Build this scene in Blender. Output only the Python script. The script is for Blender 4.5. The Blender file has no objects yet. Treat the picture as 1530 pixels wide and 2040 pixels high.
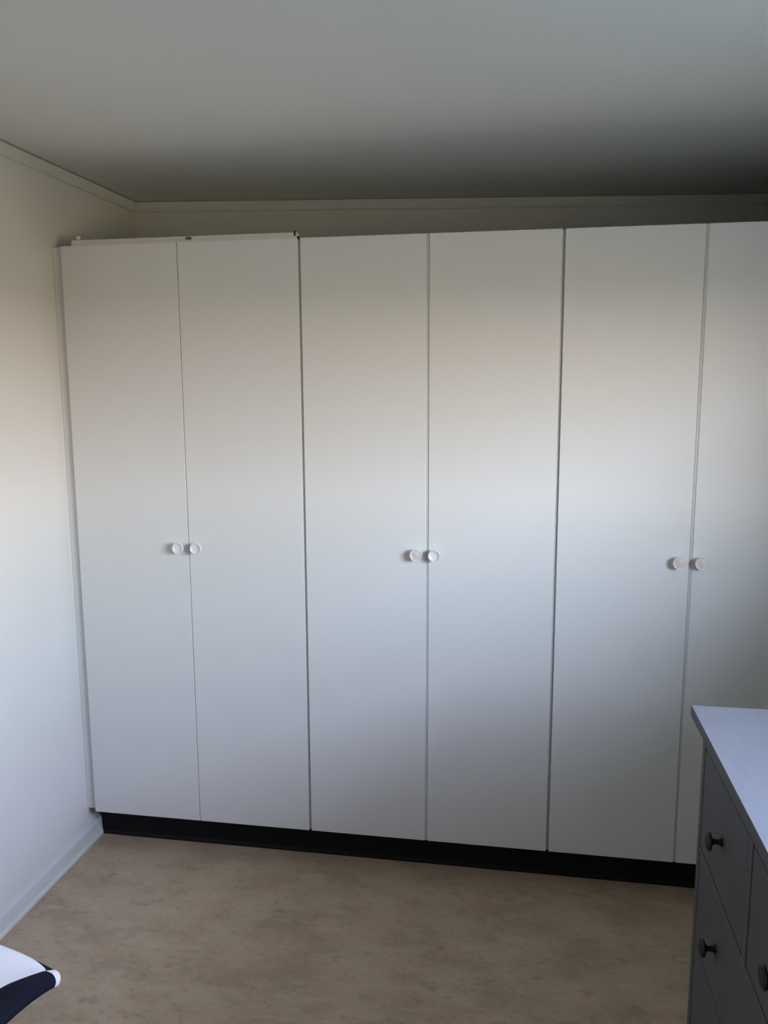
import bpy, bmesh, math, random
from mathutils import Vector, Matrix, noise

SC = bpy.context.scene
C = SC.collection

# ---------------------------------------------------------------- camera
CAM = Vector((1.5353, -2.5484, 1.6442))
YAW, PITCH, ROLL, FPX = -0.1697, -0.1529, -0.0047, 1637.56
cam = bpy.data.cameras.new('camera')
cam.sensor_fit = 'VERTICAL'
cam.sensor_height = 36.0
cam.lens = FPX / 2040.0 * 36.0
cam.clip_start = 0.02
camo = bpy.data.objects.new('camera', cam)
C.objects.link(camo)
fwd = Vector((math.sin(YAW) * math.cos(PITCH), math.cos(YAW) * math.cos(PITCH), math.sin(PITCH)))
r0 = fwd.cross(Vector((0, 0, 1))).normalized()
u0 = r0.cross(fwd)
rr = r0 * math.cos(ROLL) + u0 * math.sin(ROLL)
uu = -r0 * math.sin(ROLL) + u0 * math.cos(ROLL)
M3 = Matrix((rr, uu, -fwd)).transposed()
camo.matrix_world = Matrix.Translation(CAM) @ M3.to_4x4()
SC.camera = camo

# ---------------------------------------------------------------- view, world, window light
SC.view_settings.view_transform = 'Standard'
SC.view_settings.look = 'None'
SC.view_settings.gamma = 1.0
SC.view_settings.use_curve_mapping = False
SC.view_settings.exposure = 2.0
SC.cycles.use_denoising = True
SC.cycles.max_bounces = 10
SC.cycles.diffuse_bounces = 8
SC.cycles.sample_clamp_indirect = 8.0

# sky radiance by sine of elevation: a hazy, warm horizon, bluer and dimmer above; sunlit earth below it
SKY = [(-1.0, (0.06, 0.10, 0.11)), (-0.30, (0.08, 0.10, 0.10)), (-0.15, (0.24, 0.18, 0.10)), (-0.005, (0.24, 0.18, 0.10)),
       (0.01, (0.98, 0.82, 0.76)), (0.08, (0.96, 0.84, 0.80)), (0.20, (0.82, 0.93, 1.12)), (0.42, (0.56, 0.62, 0.92)),
       (1.0, (0.28, 0.36, 0.60))]
SKY_STRENGTH = 12.7

w = bpy.data.worlds.new('sky')
SC.world = w
w.use_nodes = True
nt = w.node_tree
nt.nodes.clear()
tc = nt.nodes.new('ShaderNodeTexCoord')
sep = nt.nodes.new('ShaderNodeSeparateXYZ')
nt.links.new(tc.outputs['Generated'], sep.inputs[0])
ramp = nt.nodes.new('ShaderNodeValToRGB')
mp = nt.nodes.new('ShaderNodeMapRange')
mp.inputs['From Min'].default_value = -1.0
mp.inputs['From Max'].default_value = 1.0
nt.links.new(sep.outputs['Z'], mp.inputs['Value'])
nt.links.new(mp.outputs[0], ramp.inputs[0])
e = ramp.color_ramp.elements
while len(e) < len(SKY):
    e.new(0.5)
for el, (z_, c_) in zip(e, SKY):
    el.position = (z_ + 1) / 2
for el, (z_, c_) in zip(e, SKY):
    el.color = (*c_, 1)
bg = nt.nodes.new('ShaderNodeBackground')
bg.inputs['Strength'].default_value = SKY_STRENGTH
nt.links.new(ramp.outputs[0], bg.inputs['Color'])
wo = nt.nodes.new('ShaderNodeOutputWorld')
nt.links.new(bg.outputs[0], wo.inputs[0])

# window opening in the right-hand wall (shared by the wall, the window and its light portal)
XR = 2.64                      # right-hand wall
WY0, WY1, WZ0, WZ1 = -2.35, -1.00, 1.25, 2.00
YB = -3.90                     # wall behind the camera
H = 2.358                      # ceiling
pl = bpy.data.lights.new('window_daylight', 'AREA')
pl.shape = 'RECTANGLE'
pl.size = WZ1 - WZ0
pl.size_y = WY1 - WY0
pl.cycles.is_portal = True
plo = bpy.data.objects.new('window_daylight', pl)
plo.location = (XR + 0.17, (WY0 + WY1) / 2, (WZ0 + WZ1) / 2)
plo.rotation_euler = (0, math.pi / 2, 0)       # emits towards -X
C.objects.link(plo)


# ---------------------------------------------------------------- materials
def mat(name, col, rough=0.5, spec=0.5, col2=None, scale=8.0, stretch=(1, 1, 1), detail=4.0,
        lo=0.35, hi=0.65, bump=0.0, bscale=200.0, metal=0.0, extra=None, coat=0.0):
    m = bpy.data.materials.new(name)
    m.use_nodes = True
    t = m.node_tree
    b = t.nodes['Principled BSDF']
    b.inputs['Base Color'].default_value = (*col, 1)
    b.inputs['Roughness'].default_value = rough
    b.inputs['Specular IOR Level'].default_value = spec
    b.inputs['Metallic'].default_value = metal
    b.inputs['Coat Weight'].default_value = coat
    c = t.nodes.new('ShaderNodeTexCoord')
    last = None
    if col2:
        mpg = t.nodes.new('ShaderNodeMapping')
        mpg.inputs['Scale'].default_value = stretch
        t.links.new(c.outputs['Object'], mpg.inputs[0])
        n = t.nodes.new('ShaderNodeTexNoise')
        n.inputs['Scale'].default_value = scale
        n.inputs['Detail'].default_value = detail
        t.links.new(mpg.outputs[0], n.inputs['Vector'])
        r = t.nodes.new('ShaderNodeValToRGB')
        r.color_ramp.elements[0].position = lo
        r.color_ramp.elements[1].position = hi
        r.color_ramp.elements[0].color = (*col2, 1)
        r.color_ramp.elements[1].color = (*col, 1)
        t.links.new(n.outputs['Fac'], r.inputs[0])
        last = r.outputs[0]
        for (ecol, escale, estretch, elo, ehi, efac) in (extra or []):
            m2 = t.nodes.new('ShaderNodeMapping')
            m2.inputs['Scale'].default_value = estretch
            m2.inputs['Location'].default_value = (escale, 3.1, 1.7)
            t.links.new(c.outputs['Object'], m2.inputs[0])
            n2 = t.nodes.new('ShaderNodeTexNoise')
            n2.inputs['Scale'].default_value = escale
            n2.inputs['Detail'].default_value = 6.0
            n2.inputs['Distortion'].default_value = 0.6
            t.links.new(m2.outputs[0], n2.inputs['Vector'])
            mr = t.nodes.new('ShaderNodeMapRange')
            mr.inputs['From Min'].default_value = elo
            mr.inputs['From Max'].default_value = ehi
            mr.inputs['To Max'].default_value = efac
            t.links.new(n2.outputs['Fac'], mr.inputs['Value'])
            mx = t.nodes.new('ShaderNodeMix')
            mx.data_type = 'RGBA'
            t.links.new(mr.outputs[0], mx.inputs['Factor'])
            t.links.new(last, mx.inputs[6])
            mx.inputs[7].default_value = (*ecol, 1)
            last = mx.outputs[2]
        t.links.new(last, b.inputs['Base Color'])
    if bump > 0:
        n3 = t.nodes.new('ShaderNodeTexNoise')
        n3.inputs['Scale'].default_value = bscale
        n3.inputs['Detail'].default_value = 3.0
        t.links.new(c.outputs['Object'], n3.inputs['Vector'])
        bp = t.nodes.new('ShaderNodeBump')
        bp.inputs['Strength'].default_value = bump
        bp.inputs['Distance'].default_value = 0.002
        t.links.new(n3.outputs['Fac'], bp.inputs['Height'])
        t.links.new(bp.outputs[0], b.inputs['Normal'])
    return m


M = {}
M['wall'] = mat('white_wall_paint', (0.72, 0.71, 0.69), 0.85, 0.2, (0.70, 0.69, 0.67), 3.0, bump=0.08, bscale=180)
M['wall_dimmed'] = mat('shade_deepening_wall_grey', (0.36, 0.37, 0.37), 0.85, 0.2, (0.345, 0.355, 0.355), 3.0, bump=0.08, bscale=180)  # grey picked for the unseen walls to cut bounce and deepen shadows
M['ceiling'] = mat('white_ceiling_paint', (0.75, 0.75, 0.72), 0.9, 0.15, (0.73, 0.73, 0.70), 2.0, bump=0.1, bscale=150)
M['trim'] = mat('white_gloss_trim', (0.70, 0.71, 0.68), 0.45, 0.4, (0.66, 0.67, 0.64), 6.0, (1, 1, 6))
M['floor'] = mat('beige_marbled_linoleum', (0.52, 0.40, 0.285), 0.55, 0.3, (0.43, 0.325, 0.225), 5.0, (1.0, 1.6, 1), 8.0, 0.38, 0.62,
                 extra=[((0.56, 0.46, 0.36), 9.0, (1.0, 2.6, 1), 0.52, 0.72, 0.55),
                        ((0.20, 0.14, 0.10), 15.0, (1.0, 1.7, 1), 0.58, 0.78, 0.42),
                        ((0.48, 0.30, 0.21), 13.0, (1.0, 1.8, 1), 0.58, 0.76, 0.40),
                        ((0.27, 0.19, 0.13), 48.0, (1.0, 1.4, 1), 0.54, 0.72, 0.38)], bump=0.03, bscale=300)
M['door'] = mat('white_melamine', (0.72, 0.72, 0.71), 0.42, 0.4, (0.715, 0.715, 0.70), 2.0, bump=0.02, bscale=350)
M['carcass'] = mat('white_carcass_board', (0.62, 0.61, 0.59), 0.6, 0.3, (0.60, 0.59, 0.57), 3.0)
M['strip'] = mat('grey_edge_strip', (0.56, 0.565, 0.57), 0.45, 0.4, (0.545, 0.55, 0.555), 4.0)
M['edge'] = mat('wardrobe_batten_paint', (0.66, 0.64, 0.61), 0.5, 0.3, (0.62, 0.60, 0.57), 12.0, (1, 6, 6))
M['screw'] = mat('dull_brown_screw', (0.16, 0.13, 0.115), 0.6, 0.4, (0.12, 0.10, 0.09), 200.0)
M['rust'] = mat('dark_brown_chip', (0.07, 0.03, 0.022), 0.8, 0.2, (0.045, 0.022, 0.017), 120.0)
M['plinth'] = mat('black_plinth_board', (0.008, 0.008, 0.009), 0.6, 0.2, (0.006, 0.006, 0.007), 10.0)
M['plinth_strip'] = mat('dark_brown_strip', (0.014, 0.010, 0.009), 0.6, 0.2, (0.010, 0.008, 0.007), 30.0, (1, 8, 8))
M['knob'] = mat('white_plastic_knob', (0.78, 0.78, 0.79), 0.3, 0.5, (0.76, 0.76, 0.77), 40.0)
M['knob_warm_refl'] = mat('knob_dish_painted_reflection', (0.74, 0.71, 0.70), 0.4, 0.4, (0.68, 0.54, 0.49), 45.0, lo=0.36, hi=0.62, detail=1.0)  # pink mottling stands in for orange light reflected in the white dish
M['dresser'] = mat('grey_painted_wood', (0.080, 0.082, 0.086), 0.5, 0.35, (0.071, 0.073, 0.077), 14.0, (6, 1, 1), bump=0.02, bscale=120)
M['dresser_top'] = mat('dresser_top_painted_light', (0.27, 0.285, 0.32), 0.45, 0.4, (0.255, 0.27, 0.305), 14.0, (6, 1, 1))  # daylight on the upper face of the grey dresser, painted as paler colour
M['dark_knob'] = mat('black_metal_knob', (0.012, 0.012, 0.014), 0.45, 0.4, (0.009, 0.009, 0.010), 60.0)
M['bed'] = mat('pale_pine_wood', (0.48, 0.38, 0.27), 0.55, 0.3, (0.42, 0.32, 0.22), 9.0, (1, 12, 12))
M['mattress'] = mat('white_mattress_ticking', (0.72, 0.72, 0.72), 0.9, 0.1, (0.68, 0.68, 0.69), 40.0, bump=0.1, bscale=500)
M['win'] = mat('white_window_frame', (0.74, 0.74, 0.72), 0.4, 0.4, (0.72, 0.72, 0.70), 6.0)


def glass_mat():
    m = bpy.data.materials.new('clear_window_glass')
    m.use_nodes = True
    t = m.node_tree
    t.nodes.clear()
    o = t.nodes.new('ShaderNodeOutputMaterial')
    tr = t.nodes.new('ShaderNodeBsdfTransparent')
    tr.inputs[0].default_value = (0.94, 0.96, 0.95, 1)
    gl = t.nodes.new('ShaderNodeBsdfGlossy')
    gl.inputs['Roughness'].default_value = 0.02
    mx = t.nodes.new('ShaderNodeMixShader')
    mx.inputs[0].default_value = 0.06
    t.links.new(tr.outputs[0], mx.inputs[1])
    t.links.new(gl.outputs[0], mx.inputs[2])
    t.links.new(mx.outputs[0], o.inputs[0])
    return m


M['glass'] = glass_mat()


def duvet_mat(xe, ye, blk):
    m = bpy.data.materials.new('navy_white_checked_cotton')
    m.use_nodes = True
    t = m.node_tree
    b = t.nodes['Principled BSDF']
    b.inputs['Roughness'].default_value = 0.85
    b.inputs['Specular IOR Level'].default_value = 0.15
    b.inputs['Sheen Weight'].default_value = 0.0
    uv = t.nodes.new('ShaderNodeUVMap')
    ch = t.nodes.new('ShaderNodeTexChecker')
    ch.inputs['Scale'].default_value = 1.0
    ch.inputs['Color1'].default_value = (0.006, 0.007, 0.016, 1)
    ch.inputs['Color2'].default_value = (0.70, 0.70, 0.73, 1)
    t.links.new(uv.outputs[0], ch.inputs['Vector'])
    t.links.new(ch.outputs[0], b.inputs['Base Color'])
    n = t.nodes.new('ShaderNodeTexNoise')
    n.inputs['Scale'].default_value = 900
    c = t.nodes.new('ShaderNodeTexCoord')
    t.links.new(c.outputs['Object'], n.inputs['Vector'])
    bp = t.nodes.new('ShaderNodeBump')
    bp.inputs['Strength'].default_value = 0.15
    bp.inputs['Distance'].default_value = 0.001
    t.links.new(n.outputs['Fac'], bp.inputs['Height'])
    t.links.new(bp.outputs[0], b.inputs['Normal'])
    return m


# ---------------------------------------------------------------- mesh helpers
def add_box(bm, lo, hi, bev=0.0, seg=2):
    lo, hi = Vector(lo), Vector(hi)
    r = bmesh.ops.create_cube(bm, size=1.0, matrix=Matrix.Translation((lo + hi) / 2) @ Matrix.Diagonal((*(hi - lo), 1)))
    if bev > 0:
        vs = r['verts']
        es = list({ed for v in vs for ed in v.link_edges})
        bmesh.ops.bevel(bm, geom=es, offset=bev, segments=seg, affect='EDGES', profile=0.5)


def add_prism(bm, prof, axis_lo, axis_hi, make):
    """extrude a closed 2-D profile; make(u, v, t) gives the 3-D point"""
    a_ = [bm.verts.new(make(u, v, axis_lo)) for u, v in prof]
    b_ = [bm.verts.new(make(u, v, axis_hi)) for u, v in prof]
    n = len(prof)
    for i in range(n):
        bm.faces.new((a_[i], a_[(i + 1) % n], b_[(i + 1) % n], b_[i]))
    bm.faces.new(a_[::-1])
    bm.faces.new(b_)
    bmesh.ops.recalc_face_normals(bm, faces=bm.faces[:])


def add_lathe(bm, prof, make, seg=32):
    """revolve (radius, height) pairs; make(x, y, h) gives the 3-D point; the ends are closed"""
    rings = []
    for r, h in prof:
        if r < 1e-6:
            rings.append([bm.verts.new(make(0, 0, h))])
        else:
            rings.append([bm.verts.new(make(r * math.cos(2 * math.pi * k / seg), r * math.sin(2 * math.pi * k / seg), h)) for k in range(seg)])
    for p, q in zip(rings, rings[1:]):
        for k in range(seg):
            k2 = (k + 1) % seg
            if len(p) == 1 and len(q) == 1:
                continue
            if len(p) == 1:
                bm.faces.new((p[0], q[k], q[k2]))
            elif len(q) == 1:
                bm.faces.new((p[k], p[k2], q[0]))
            else:
                bm.faces.new((p[k], p[k2], q[k2], q[k]))
    for ring in (rings[0], rings[-1]):
        if len(ring) > 1:
            bm.faces.new(ring)
    bmesh.ops.recalc_face_normals(bm, faces=bm.faces[:])


def obj(name, bm, material, parent=None, loc=(0, 0, 0), rotz=0.0, smooth=False):
    me = bpy.data.meshes.new(name)
    bm.to_mesh(me)
    bm.free()
    me.materials.append(material)
    if smooth:
        for p in me.polygons:
            p.use_smooth = True
        try:
            me.set_sharp_from_angle(angle=math.radians(40))
        except Exception:
            pass
    o = bpy.data.objects.new(name, me)
    C.objects.link(o)
    o.location = loc
    o.rotation_euler = (0, 0, rotz)
    o.parent = parent
    return o


def box(name, lo, hi, material, parent=None, bev=0.0, seg=2, rotz=0.0):
    bm = bmesh.new()
    add_box(bm, lo, hi, bev, seg)
    return obj(name, bm, material, parent, rotz=rotz)


def tag(o, label, cat, group=None):
    o['label'] = label
    o['category'] = cat
    if group:
        o['group'] = group
    return o


def thing(name, label, cat, loc=(0, 0, 0), group=None):
    o = bpy.data.objects.new(name, None)
    o.empty_display_size = 0.1
    C.objects.link(o)
    o.location = loc
    return tag(o, label, cat, group)


def struct(o, label=None):
    o['kind'] = 'structure'
    if label:
        o['label'] = label
    return o


# ---------------------------------------------------------------- the setting
SL = 0.0079            # the bare wall leans a hair off square
BS = 0.1335            # the wall behind the wardrobe is not square to it
LROT = -math.atan(SL)
BROT = math.atan(BS)
YBK = 0.6063
T = 0.20

struct(box('floor', (-0.3, YB - 0.2, -0.12), (XR + 0.3, 1.25, 0.0), M['floor']), 'beige marbled linoleum floor')
struct(box('ceiling', (-0.3, YB - 0.2, H), (XR + 0.85, 1.25, H + 0.15), M['ceiling']), 'white painted ceiling with an added eave beyond the window')  # slab runs past the window wall as an added eave blocking high sky
struct(box('wall_left', (-T, YB - 0.1, 0), (0, 1.1, H), M['wall'], rotz=LROT), 'plain white painted wall beside the wardrobe')
o = struct(box('wall_back', (-0.3, 0, 0), (2.95, T, H), M['wall'], rotz=BROT), 'white wall showing above the wardrobe')
o.location = (0, YBK, 0)
struct(box('wall_front', (-0.3, YB - T, 0), (XR + 0.3, YB, H), M['wall_dimmed']), 'unseen wall facing the wardrobe, greyed to deepen the room shadows')
bm = bmesh.new()
add_box(bm, (XR, YB - 0.1, 0), (XR + T, WY0, H))
add_box(bm, (XR, WY1, 0), (XR + T, 1.2, H))
add_box(bm, (XR, WY0, 0), (XR + T, WY1, WZ0))
add_box(bm, (XR, WY0, WZ1), (XR + T, WY1, H))
struct(obj('wall_right', bm, M['wall_dimmed']), 'unseen wall with the window behind the dresser, greyed to deepen the room shadows')


# window: frame, mullion and two panes set in the thickness of the wall
bm = bmesh.new()
fx0, fx1 = XR + 0.08, XR + 0.14
ft = 0.05
add_box(bm, (fx0, WY0, WZ0), (fx1, WY0 + ft, WZ1), 0.004)
add_box(bm, (fx0, WY1 - ft, WZ0), (fx1, WY1, WZ1), 0.004)
add_box(bm, (fx0, WY0 + ft, WZ0), (fx1, WY1 - ft, WZ0 + ft), 0.004)
add_box(bm, (fx0, WY0 + ft, WZ1 - ft), (fx1, WY1 - ft, WZ1), 0.004)
win = struct(obj('window_1', bm, M['win']), 'white framed window with two panes')
ym = (WY0 + WY1) / 2
box('mullion', (fx0, ym - 0.03, WZ0 + ft), (fx1, ym + 0.03, WZ1 - ft), M['win'], win, 0.004)
for (a0, a1) in ((WY0 + ft, ym - 0.03), (ym + 0.03, WY1 - ft)):
    box('pane', (XR + 0.105, a0, WZ0 + ft), (XR + 0.111, a1, WZ1 - ft), M['glass'], win)
box('window_sill', (XR - 0.03, WY0 - 0.03, WZ0 - 0.025), (XR + 0.08, WY1 + 0.03, WZ0), M['win'], win, 0.004)

# cornices: a shadow gap is left under the ceiling
CH, CT, CG = 0.040, 0.014, 0.004
prof = [(0, 0), (CT * 0.7, 0), (CT, 0.006), (CT, CH - CG), (0, CH - CG)]
bm = bmesh.new()
add_prism(bm, prof, YB, YBK - 0.02, lambda u, v, t: (u, t, H - CH + v))
struct(obj('trim_1', bm, M['trim'], rotz=LROT), 'white cornice strip on the bare wall')
bm = bmesh.new()
add_prism(bm, prof, 0.006, 2.55, lambda u, v, t: (t, -u, H - CH + v))
o = struct(obj('trim_2', bm, M['trim'], loc=(0, YBK, 0), rotz=BROT), 'white cornice strip above the wardrobe')
# skirting on the bare wall: a flat board with a quarter-round bead at its foot
bm = bmesh.new()
prof = [(0, 0), (0.018, 0), (0.0175, 0.008), (0.014, 0.013), (0.011, 0.0145), (0.011, 0.055), (0.008, 0.064), (0.003, 0.067), (0, 0.067)]
add_prism(bm, prof, YB, 0.092, lambda u, v, t: (u, t, v))
struct(obj('baseboard_left', bm, M['trim'], rotz=LROT), 'white skirting board along the bare wall')

# ---------------------------------------------------------------- wardrobe
W0, DW = 0.0366, 0.400
ZB, ZT = 0.1309, 2.0944
DT = 0.018            # door thickness
YP = 0.0834           # plinth face
XW1 = W0 + 6 * DW


def knob(parent, x, z, warm_refl, yf):
    prof = [(0.0085, 0.0), (0.0085, 0.006), (0.0125, 0.012), (0.0170, 0.017), (0.0192, 0.022), (0.0196, 0.026),
            (0.0186, 0.0285), (0.0168, 0.0285), (0.0150, 0.0262)]
    bm = bmesh.new()
    add_lathe(bm, prof + [(0.0100, 0.0240), (0.0, 0.0232)], lambda a_, b_, h: (a_, -h, b_), 40)
    k = obj('knob', bm, M['knob'], parent, loc=(x, yf, z), smooth=True)
    if warm_refl:
        bm = bmesh.new()
        add_lathe(bm, [(0.0, 0.0236), (0.0100, 0.0244), (0.0150, 0.0266)], lambda a_, b_, h: (a_, -h, b_), 40)
        d = obj('knob_dish', bm, M['knob_warm_refl'], k, smooth=True)
        d['label'] = 'hollow face of the knob, reflected orange light painted in as pink'
        k['label'] = 'white round knob with a warm reflection painted into its hollow face'
    else:
        k['label'] = 'white round knob with a hollow face'
    return k


def cabinet(i, label, gaps, kx, warm_refls, bev, strip=0):
    """gaps = (left edge, middle, right edge) half gaps of the doors"""
    x0 = W0 + 2 * i * DW
    x1 = x0 + 2 * DW
    xm = x0 + DW
    root = thing('wardrobe_cabinet', label, 'wardrobe', (x0, 0, 0), 'wardrobe cabinets along the wall')
    # carcass: sides, top, bottom, back and a middle stile, hard against its neighbour
    y0, y1 = DT + 0.001, 0.575
    zt = ZT - 0.004
    bm = bmesh.new()
    g = 0.0004
    add_box(bm, (g, y0, ZB + 0.003), (g + 0.016, y1, zt))
    add_box(bm, (2 * DW - g - 0.016, y0, ZB + 0.003), (2 * DW - g, y1, zt))
    add_box(bm, (g + 0.016, y0, zt - 0.016), (2 * DW - g - 0.016, y1, zt))
    add_box(bm, (g + 0.016, y0, ZB + 0.003), (2 * DW - g - 0.016, y1, ZB + 0.019))
    add_box(bm, (g + 0.016, y1 - 0.006, ZB + 0.019), (2 * DW - g - 0.016, y1, zt - 0.016))
    # the side boards show as a lip in the joints between cabinets
    if i > 0:
        add_box(bm, (g, 0.0075, ZB + 0.003), (0.0030, y0, zt))
    if i < 2:
        add_box(bm, (2 * DW - 0.0032, 0.0075, ZB + 0.003), (2 * DW - g, y0, zt))
    obj('carcass', bm, M['carcass'], root)
    box('centre_stile', (DW - 0.02, y0, ZB + 0.019), (DW + 0.02, y0 + 0.016, zt - 0.016), M['carcass'], root)
    ls = ((gaps[0], DW - gaps[1]), (DW + gaps[1], 2 * DW - gaps[2]))
    for (a0, a1), kxx, pk in zip(ls, kx, warm_refls):
        d = box('door', (a0, 0.0, ZB), (a1, DT, ZT), M['door'], root, bev, 3)
        knob(d, kxx - x0, 1.113, pk, 0.0)
        # grey closing strip on the meeting edge of one of the two doors
        if strip < 0 and a0 < DW / 2:
            box('edge_strip', (a1 - 0.001, 0.0025, ZB + 0.001), (DW + gaps[1] - 0.0008, DT - 0.001, ZT - 0.001), M['strip'], d, 0.0006)
        if strip > 0 and a0 > DW / 2:
            box('edge_strip', (DW - gaps[1] + 0.0008, 0.0025, ZB + 0.001), (a0 + 0.001, DT - 0.001, ZT - 0.001), M['strip'], d, 0.0006)
    return root


c1 = cabinet(0, 'white two-door wardrobe cabinet beside the bare wall, with a loose batten along its top',
             (0.0015, 0.0010, 0.0042), (0.408, 0.470), (False, False), 0.0012)
c2 = cabinet(1, 'white two-door wardrobe cabinet between the two other cabinets, both knobs white, one with a painted warm reflection',
             (0.0040, 0.0042, 0.0042), (1.204, 1.262), (True, False), 0.0015, -1)
c3 = cabinet(2, 'white two-door wardrobe cabinet next to the dresser, both white knobs with a painted warm reflection',
             (0.0040, 0.0042, 0.0040), (2.000, 2.064), (True, True), 0.0015, 1)

# batten along the top of the corner cabinet, with a peg, two screws and a chipped end
bt = box('top_batten', (0.040, 0.002, ZT), (0.794, 0.030, ZT + 0.0175), M['edge'], c1, 0.0015)
bt['label'] = 'narrow off-white batten lying along the top edge'
box('batten_ledge', (0.040, -0.0005, ZT), (0.794, 0.002, ZT + 0.006), M['edge'], bt, 0.0004)
bm = bmesh.new()
add_lathe(bm, [(0.0045, 0.0), (0.0045, 0.006), (0.0075, 0.008), (0.0075, 0.0125), (0.005, 0.0145), (0, 0.0145)], lambda a_, b_, h: (a_, b_, h), 16)
obj('peg', bm, M['knob'], bt, loc=(0.059, 0.014, ZT + 0.017), smooth=True)
for sx in (0.337, 0.441):
    bm = bmesh.new()
    add_lathe(bm, [(0.0, 0.0), (0.0062, 0.0), (0.0075, 0.0015), (0.0075, 0.003), (0.0045, 0.0035)], lambda a_, b_, h: (a_ * 1.4, -h, b_ * 0.7), 16)
    obj('screw', bm, M['screw'] if sx > 0.4 else M['edge'], bt, loc=(sx, 0.003, ZT + 0.0105), smooth=True)
bm = bmesh.new()
add_box(bm, (0.789, 0.0, ZT - 0.003), (0.7985, 0.016, ZT + 0.006), 0.002)
add_box(bm, (0.783, 0.001, ZT + 0.004), (0.790, 0.016, ZT + 0.0215), 0.002)
obj('chipped_end', bm, M['rust'], bt)

# filler between the bare wall and the corner cabinet
fl = box('filler_strip', (0.001, 0.0145, ZB + 0.004), (W0 - 0.002, 0.032, ZT), M['door'], bev=0.001)
tag(fl, 'narrow white filler strip closing the gap between the bare wall and the wardrobe', 'filler strip')

# plain board closing the wardrobe off against the window wall
fp = box('filler_board', (XW1 + 0.004, 0.004, 0.0), (XR - 0.002, 0.022, ZT), M['door'], bev=0.001)
tag(fp, 'plain white board closing the gap between the wardrobe and the window wall', 'filler board')

# black plinth with a thin strip at its foot
pr = thing('wardrobe_plinth', 'black recessed plinth running along the floor under the wardrobe doors', 'plinth', (0, YP, 0))
box('plinth_board', (0.016, 0, 0.0), (XW1, 0.016, ZB), M['plinth'], pr, 0.001)
bm = bmesh.new()
add_prism(bm, [(0, 0), (-0.006, 0), (-0.006, 0.008), (-0.003, 0.014), (0, 0.016)], 0.022, XW1, lambda u, v, t: (t, u, v))
obj('foot_strip', bm, M['plinth_strip'], pr)

# ---------------------------------------------------------------- dresser
XF = 1.925                     # front of the carcass frame
DY0 = -0.775                   # far end of the top
DLEN = 1.56
dr = thing('dresser', 'grey wooden dresser with a top painted paler for daylight and dark round knobs, near the wardrobe',
           'dresser', (1.90, DY0, 0))
# everything local: x 0 = front edge of the top, y 0 = far end of the top, running to -y
TZ = 0.960
TH = 0.022
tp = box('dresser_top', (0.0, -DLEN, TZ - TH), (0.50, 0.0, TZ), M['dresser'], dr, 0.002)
ts_ = box('top_painted_light', (0.0015, -DLEN + 0.0015, TZ - 0.002), (0.4985, -0.0015, TZ + 0.0008), M['dresser_top'], tp)  # added sheet whose paleness stands in for light falling on the top
ts_['label'] = 'thin sheet on the top board, daylight painted in as pale blue-grey'
FX = XF - 1.90
FY0, FY1 = -0.018, -DLEN + 0.018
post = 0.024
ROWS = [(0.659, 0.884), (0.438, 0.651), (0.214, 0.430)]
# posts that run down as legs
for ya, yb in ((FY0 - post, FY0), (FY1, FY1 + post)):
    for xa in (FX, 0.455):
        box('leg', (xa, ya, 0.0), (xa + 0.035, yb, TZ - TH), M['dresser'], dr, 0.002)
for ya in (FY0 - 0.019, FY1 + 0.003):
    box('side_panel', (FX + 0.035, ya, 0.12), (0.455, ya + 0.016, TZ - TH), M['dresser'], dr, 0.001)
box('back_panel', (0.470, FY1 + post, 0.12), (0.478, FY0 - post, TZ - TH), M['dresser'], dr)
IN0, IN1 = FY0 - post, FY1 + post            # opening between the posts
box('top_rail', (FX, IN1, ROWS[0][1] + 0.002), (FX + 0.02, IN0, TZ - TH), M['dresser'], dr, 0.0015)
for (za, zb) in ((ROWS[1][1], ROWS[0][0]), (ROWS[2][1], ROWS[1][0])):
    box('rail', (FX, IN1, za + 0.0005), (FX + 0.02, IN0, zb - 0.0005), M['dresser'], dr, 0.0015)
# shaped apron under the last row
bm = bmesh.new()
L = IN0 - IN1
pts = [(0, ROWS[2][0] - 0.002), (0, 0.10)]
for k in range(1, 20):
    t_ = k / 20
    s_ = min(1.0, min(t_, 1 - t_) * 6)
    pts.append((t_ * L, 0.10 + 0.045 * s_ * s_ * (3 - 2 * s_)))
pts += [(L, 0.10), (L, ROWS[2][0] - 0.002)]
add_prism(bm, pts, FX, FX + 0.02, lambda u, v, t: (t, IN1 + u, v))
obj('apron', bm, M['dresser'], dr)
stile = 0.024
SW = (L - 3 * stile) / 4


def dresser_knob(parent, y, z):
    bm = bmesh.new()
    add_lathe(bm, [(0.0085, 0.0), (0.0085, 0.003), (0.0055, 0.006), (0.0050, 0.014), (0.0075, 0.018), (0.0175, 0.0215), (0.0185, 0.024),
                   (0.0165, 0.0275), (0.009, 0.0300), (0.0, 0.0305)], lambda a_, b_, h: (-h, a_, b_), 28)
    return obj('knob', bm, M['dark_knob'], parent, loc=(FX + 0.001, y, z), smooth=True)


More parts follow.
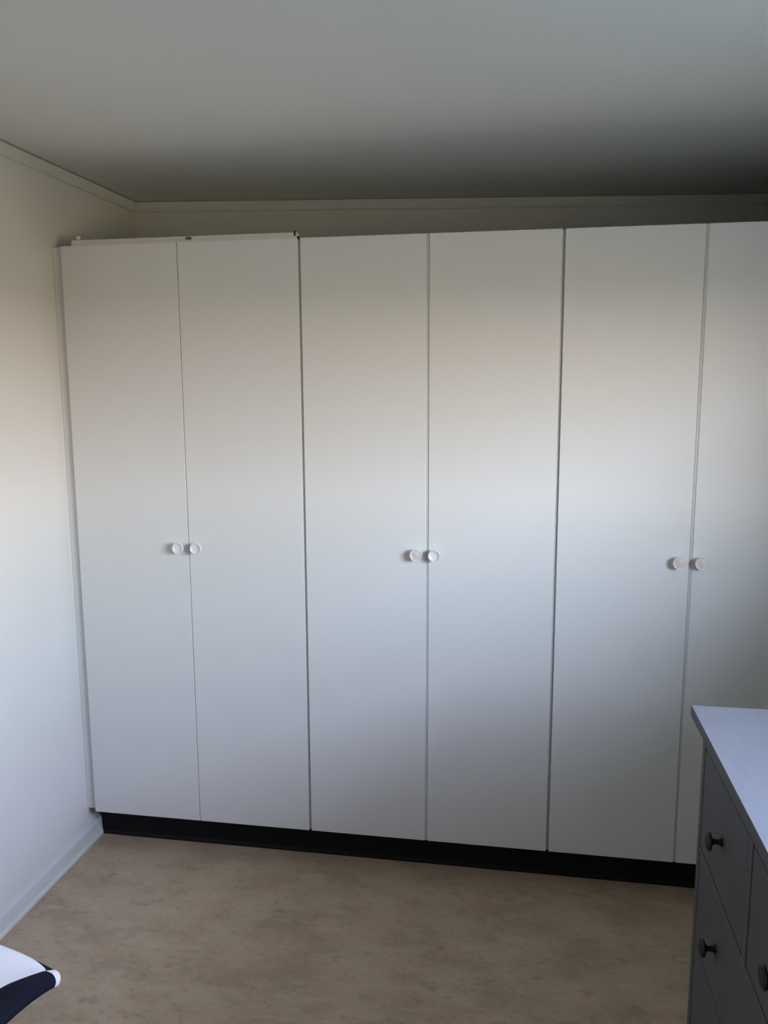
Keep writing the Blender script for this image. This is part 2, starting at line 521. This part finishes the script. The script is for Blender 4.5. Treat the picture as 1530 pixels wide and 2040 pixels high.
gp = 0.003
for k in range(4):
    y1_ = IN0 - k * (SW + stile)
    y0_ = y1_ - SW
    d = box('drawer', (FX + 0.001, y0_ + gp, ROWS[0][0] + gp), (FX + 0.40, y1_ - gp, ROWS[0][1] - gp), M['dresser'], dr, 0.002)
    dresser_knob(d, (y0_ + y1_) / 2, (ROWS[0][0] + ROWS[0][1]) / 2)
    if k < 3:
        box('stile', (FX, y0_ - stile, ROWS[0][0] - 0.001), (FX + 0.02, y0_, ROWS[0][1] + 0.002), M['dresser'], dr, 0.0015)
for (za, zb) in ROWS[1:]:
    for k in range(2):
        y1_ = IN0 - k * 2 * (SW + stile)
        y0_ = y1_ - 2 * SW - stile
        d = box('drawer', (FX + 0.001, y0_ + gp, za + gp), (FX + 0.40, y1_ - gp, zb - gp), M['dresser'], dr, 0.002)
        dresser_knob(d, y1_ - SW / 2, (za + zb) / 2)
        dresser_knob(d, y0_ + SW / 2, (za + zb) / 2)
        if k == 0:
            box('stile', (FX, y0_ - stile, za - 0.001), (FX + 0.02, y0_, zb + 0.001), M['dresser'], dr, 0.0015)

# ---------------------------------------------------------------- bed and duvet
BX0, BX1, BY0, BY1 = 0.03, 0.70, -3.52, -1.54
bd = thing('bed', 'narrow wooden bed against the bare wall, under the checked duvet', 'bed', (BX0, BY1, 0))
bw, bl = BX1 - BX0, BY1 - BY0
for lx in (0.0, bw - 0.055):
    for ly in (-0.055, -bl):
        box('leg', (lx, ly, 0.0), (lx + 0.055, ly + 0.055, 0.44), M['bed'], bd, 0.004)
for lx in (0.012, bw - 0.037):
    box('side_rail', (lx, -bl + 0.055, 0.27), (lx + 0.025, -0.055, 0.42), M['bed'], bd, 0.003)
for ly in (-0.040, -bl + 0.012):
    box('end_rail', (0.055, ly, 0.27), (bw - 0.055, ly + 0.025, 0.42), M['bed'], bd, 0.003)
ns = 12
for k in range(ns):
    yy = -bl + 0.09 + k * (bl - 0.24) / (ns - 1)
    box('slat', (0.037, yy, 0.40), (bw - 0.037, yy + 0.07, 0.418), M['bed'], bd)
mt = box('mattress', (0.02, -bl + 0.02, 0.44), (bw - 0.02, -0.02, 0.645), M['mattress'], bd, 0.035, 4)
for p in mt.data.polygons:
    p.use_smooth = True

# duvet: one cloth folded over the side and the end of the bed; check squares meet at its top corner
XE, YE, ZD = 0.740, -1.376, 0.704
BLK = 0.42
HANG = 0.039
GRAIN = math.radians(19)


def fold(q, R_):
    """distance along the cloth past the edge -> (outwards, downwards)"""
    a_ = q / R_
    lim = math.radians(125)
    if a_ <= lim:
        return R_ * math.sin(a_), R_ * (1 - math.cos(a_))
    ex = q - R_ * lim
    return R_ * math.sin(lim) + ex * math.cos(lim), R_ * (1 - math.cos(lim)) + ex * math.sin(lim)


def duvet_point(s, t):
    a_, b_ = s - XE, t - YE
    ap, bp_ = max(a_, 0.0), max(b_, 0.0)
    q = math.hypot(ap, bp_)
    if ap > 0 and bp_ > 0:                     # round the corner off
        k_ = max(ap, bp_) / q
        ap, bp_, q = ap * k_, bp_ * k_, q * k_
    x, y, z = min(s, XE), min(t, YE), ZD
    # soft slump towards the edges and gentle folds
    de = max(0.0, 1 - min(-min(a_, 0), -min(b_, 0)) / 0.25) if q == 0 else 1.0
    z -= 0.004 * de * de
    z -= 0.060 * math.exp(-math.hypot(min(a_, 0), min(b_, 0)) / 0.11)
    nz = noise.noise(Vector((s * 5.0, t * 5.0, 1.3))) * 0.016 + noise.noise(Vector((s * 13.0, t * 9.0, 4.0))) * 0.008
    z += nz * min(1.0, 0.35 + math.hypot(a_, b_))
    # one deeper crease running in from the side
    cr = (t - (YE - 0.110)) - 0.35 * (s - XE)
    z -= 0.012 * math.exp(-(cr / 0.022) ** 2) * math.exp(-((s - XE + 0.04) / 0.045) ** 2)
    if q > 0:
        o_, dn = fold(q, 0.0175)
        x += ap / q * o_
        y += bp_ / q * o_
        z -= dn
        x += 0.002 * math.sin(t * 17.0) * min(1, q / 0.06)
    return x, y, z


ss = [0.02 + (XE - 0.02) * k / 26 for k in range(26)] + [XE + HANG * k / 12 for k in range(13)]
ts = [-3.45 + (YE - 0.6 + 3.45) * k / 40 for k in range(40)] + [YE - 0.6 + 0.6 * k / 40 for k in range(40)] + [YE + HANG * k / 12 for k in range(13)]
bm = bmesh.new()
uvl = bm.loops.layers.uv.new('UVMap')
grid, flat = [], {}
for t_ in ts:
    row = []
    for s_ in ss:
        v = bm.verts.new(duvet_point(s_, t_))
        du, dv_ = s_ - XE, t_ - YE
        flat[v] = ((du * math.cos(GRAIN) - dv_ * math.sin(GRAIN)) / BLK, (du * math.sin(GRAIN) + dv_ * math.cos(GRAIN)) / BLK)
        row.append(v)
    grid.append(row)
for j in range(len(ts) - 1):
    for i in range(len(ss) - 1):
        f = bm.faces.new((grid[j][i], grid[j][i + 1], grid[j + 1][i + 1], grid[j + 1][i]))
        f.smooth = True
        cu = sum(flat[v][0] for v in f.verts) / 4
        cv = sum(flat[v][1] for v in f.verts) / 4
        for lp in f.loops:
            u_, v_ = flat[lp.vert]
            # keep clear of the square borders so that the check runs exactly along the mesh edges
            lp[uvl].uv = (u_ + (cu - u_) * 0.002 + 20.0, v_ + (cv - v_) * 0.002 + 20.0)
dv = obj('duvet', bm, duvet_mat(XE, YE, BLK))
so = dv.modifiers.new('thickness', 'SOLIDIFY')
so.thickness = 0.012
so.offset = -1
sb = dv.modifiers.new('soft', 'SUBSURF')
sb.levels = 1
sb.render_levels = 2
sb.uv_smooth = 'NONE'
tag(dv, 'white and navy checked duvet hanging over the edge of the bed', 'duvet')
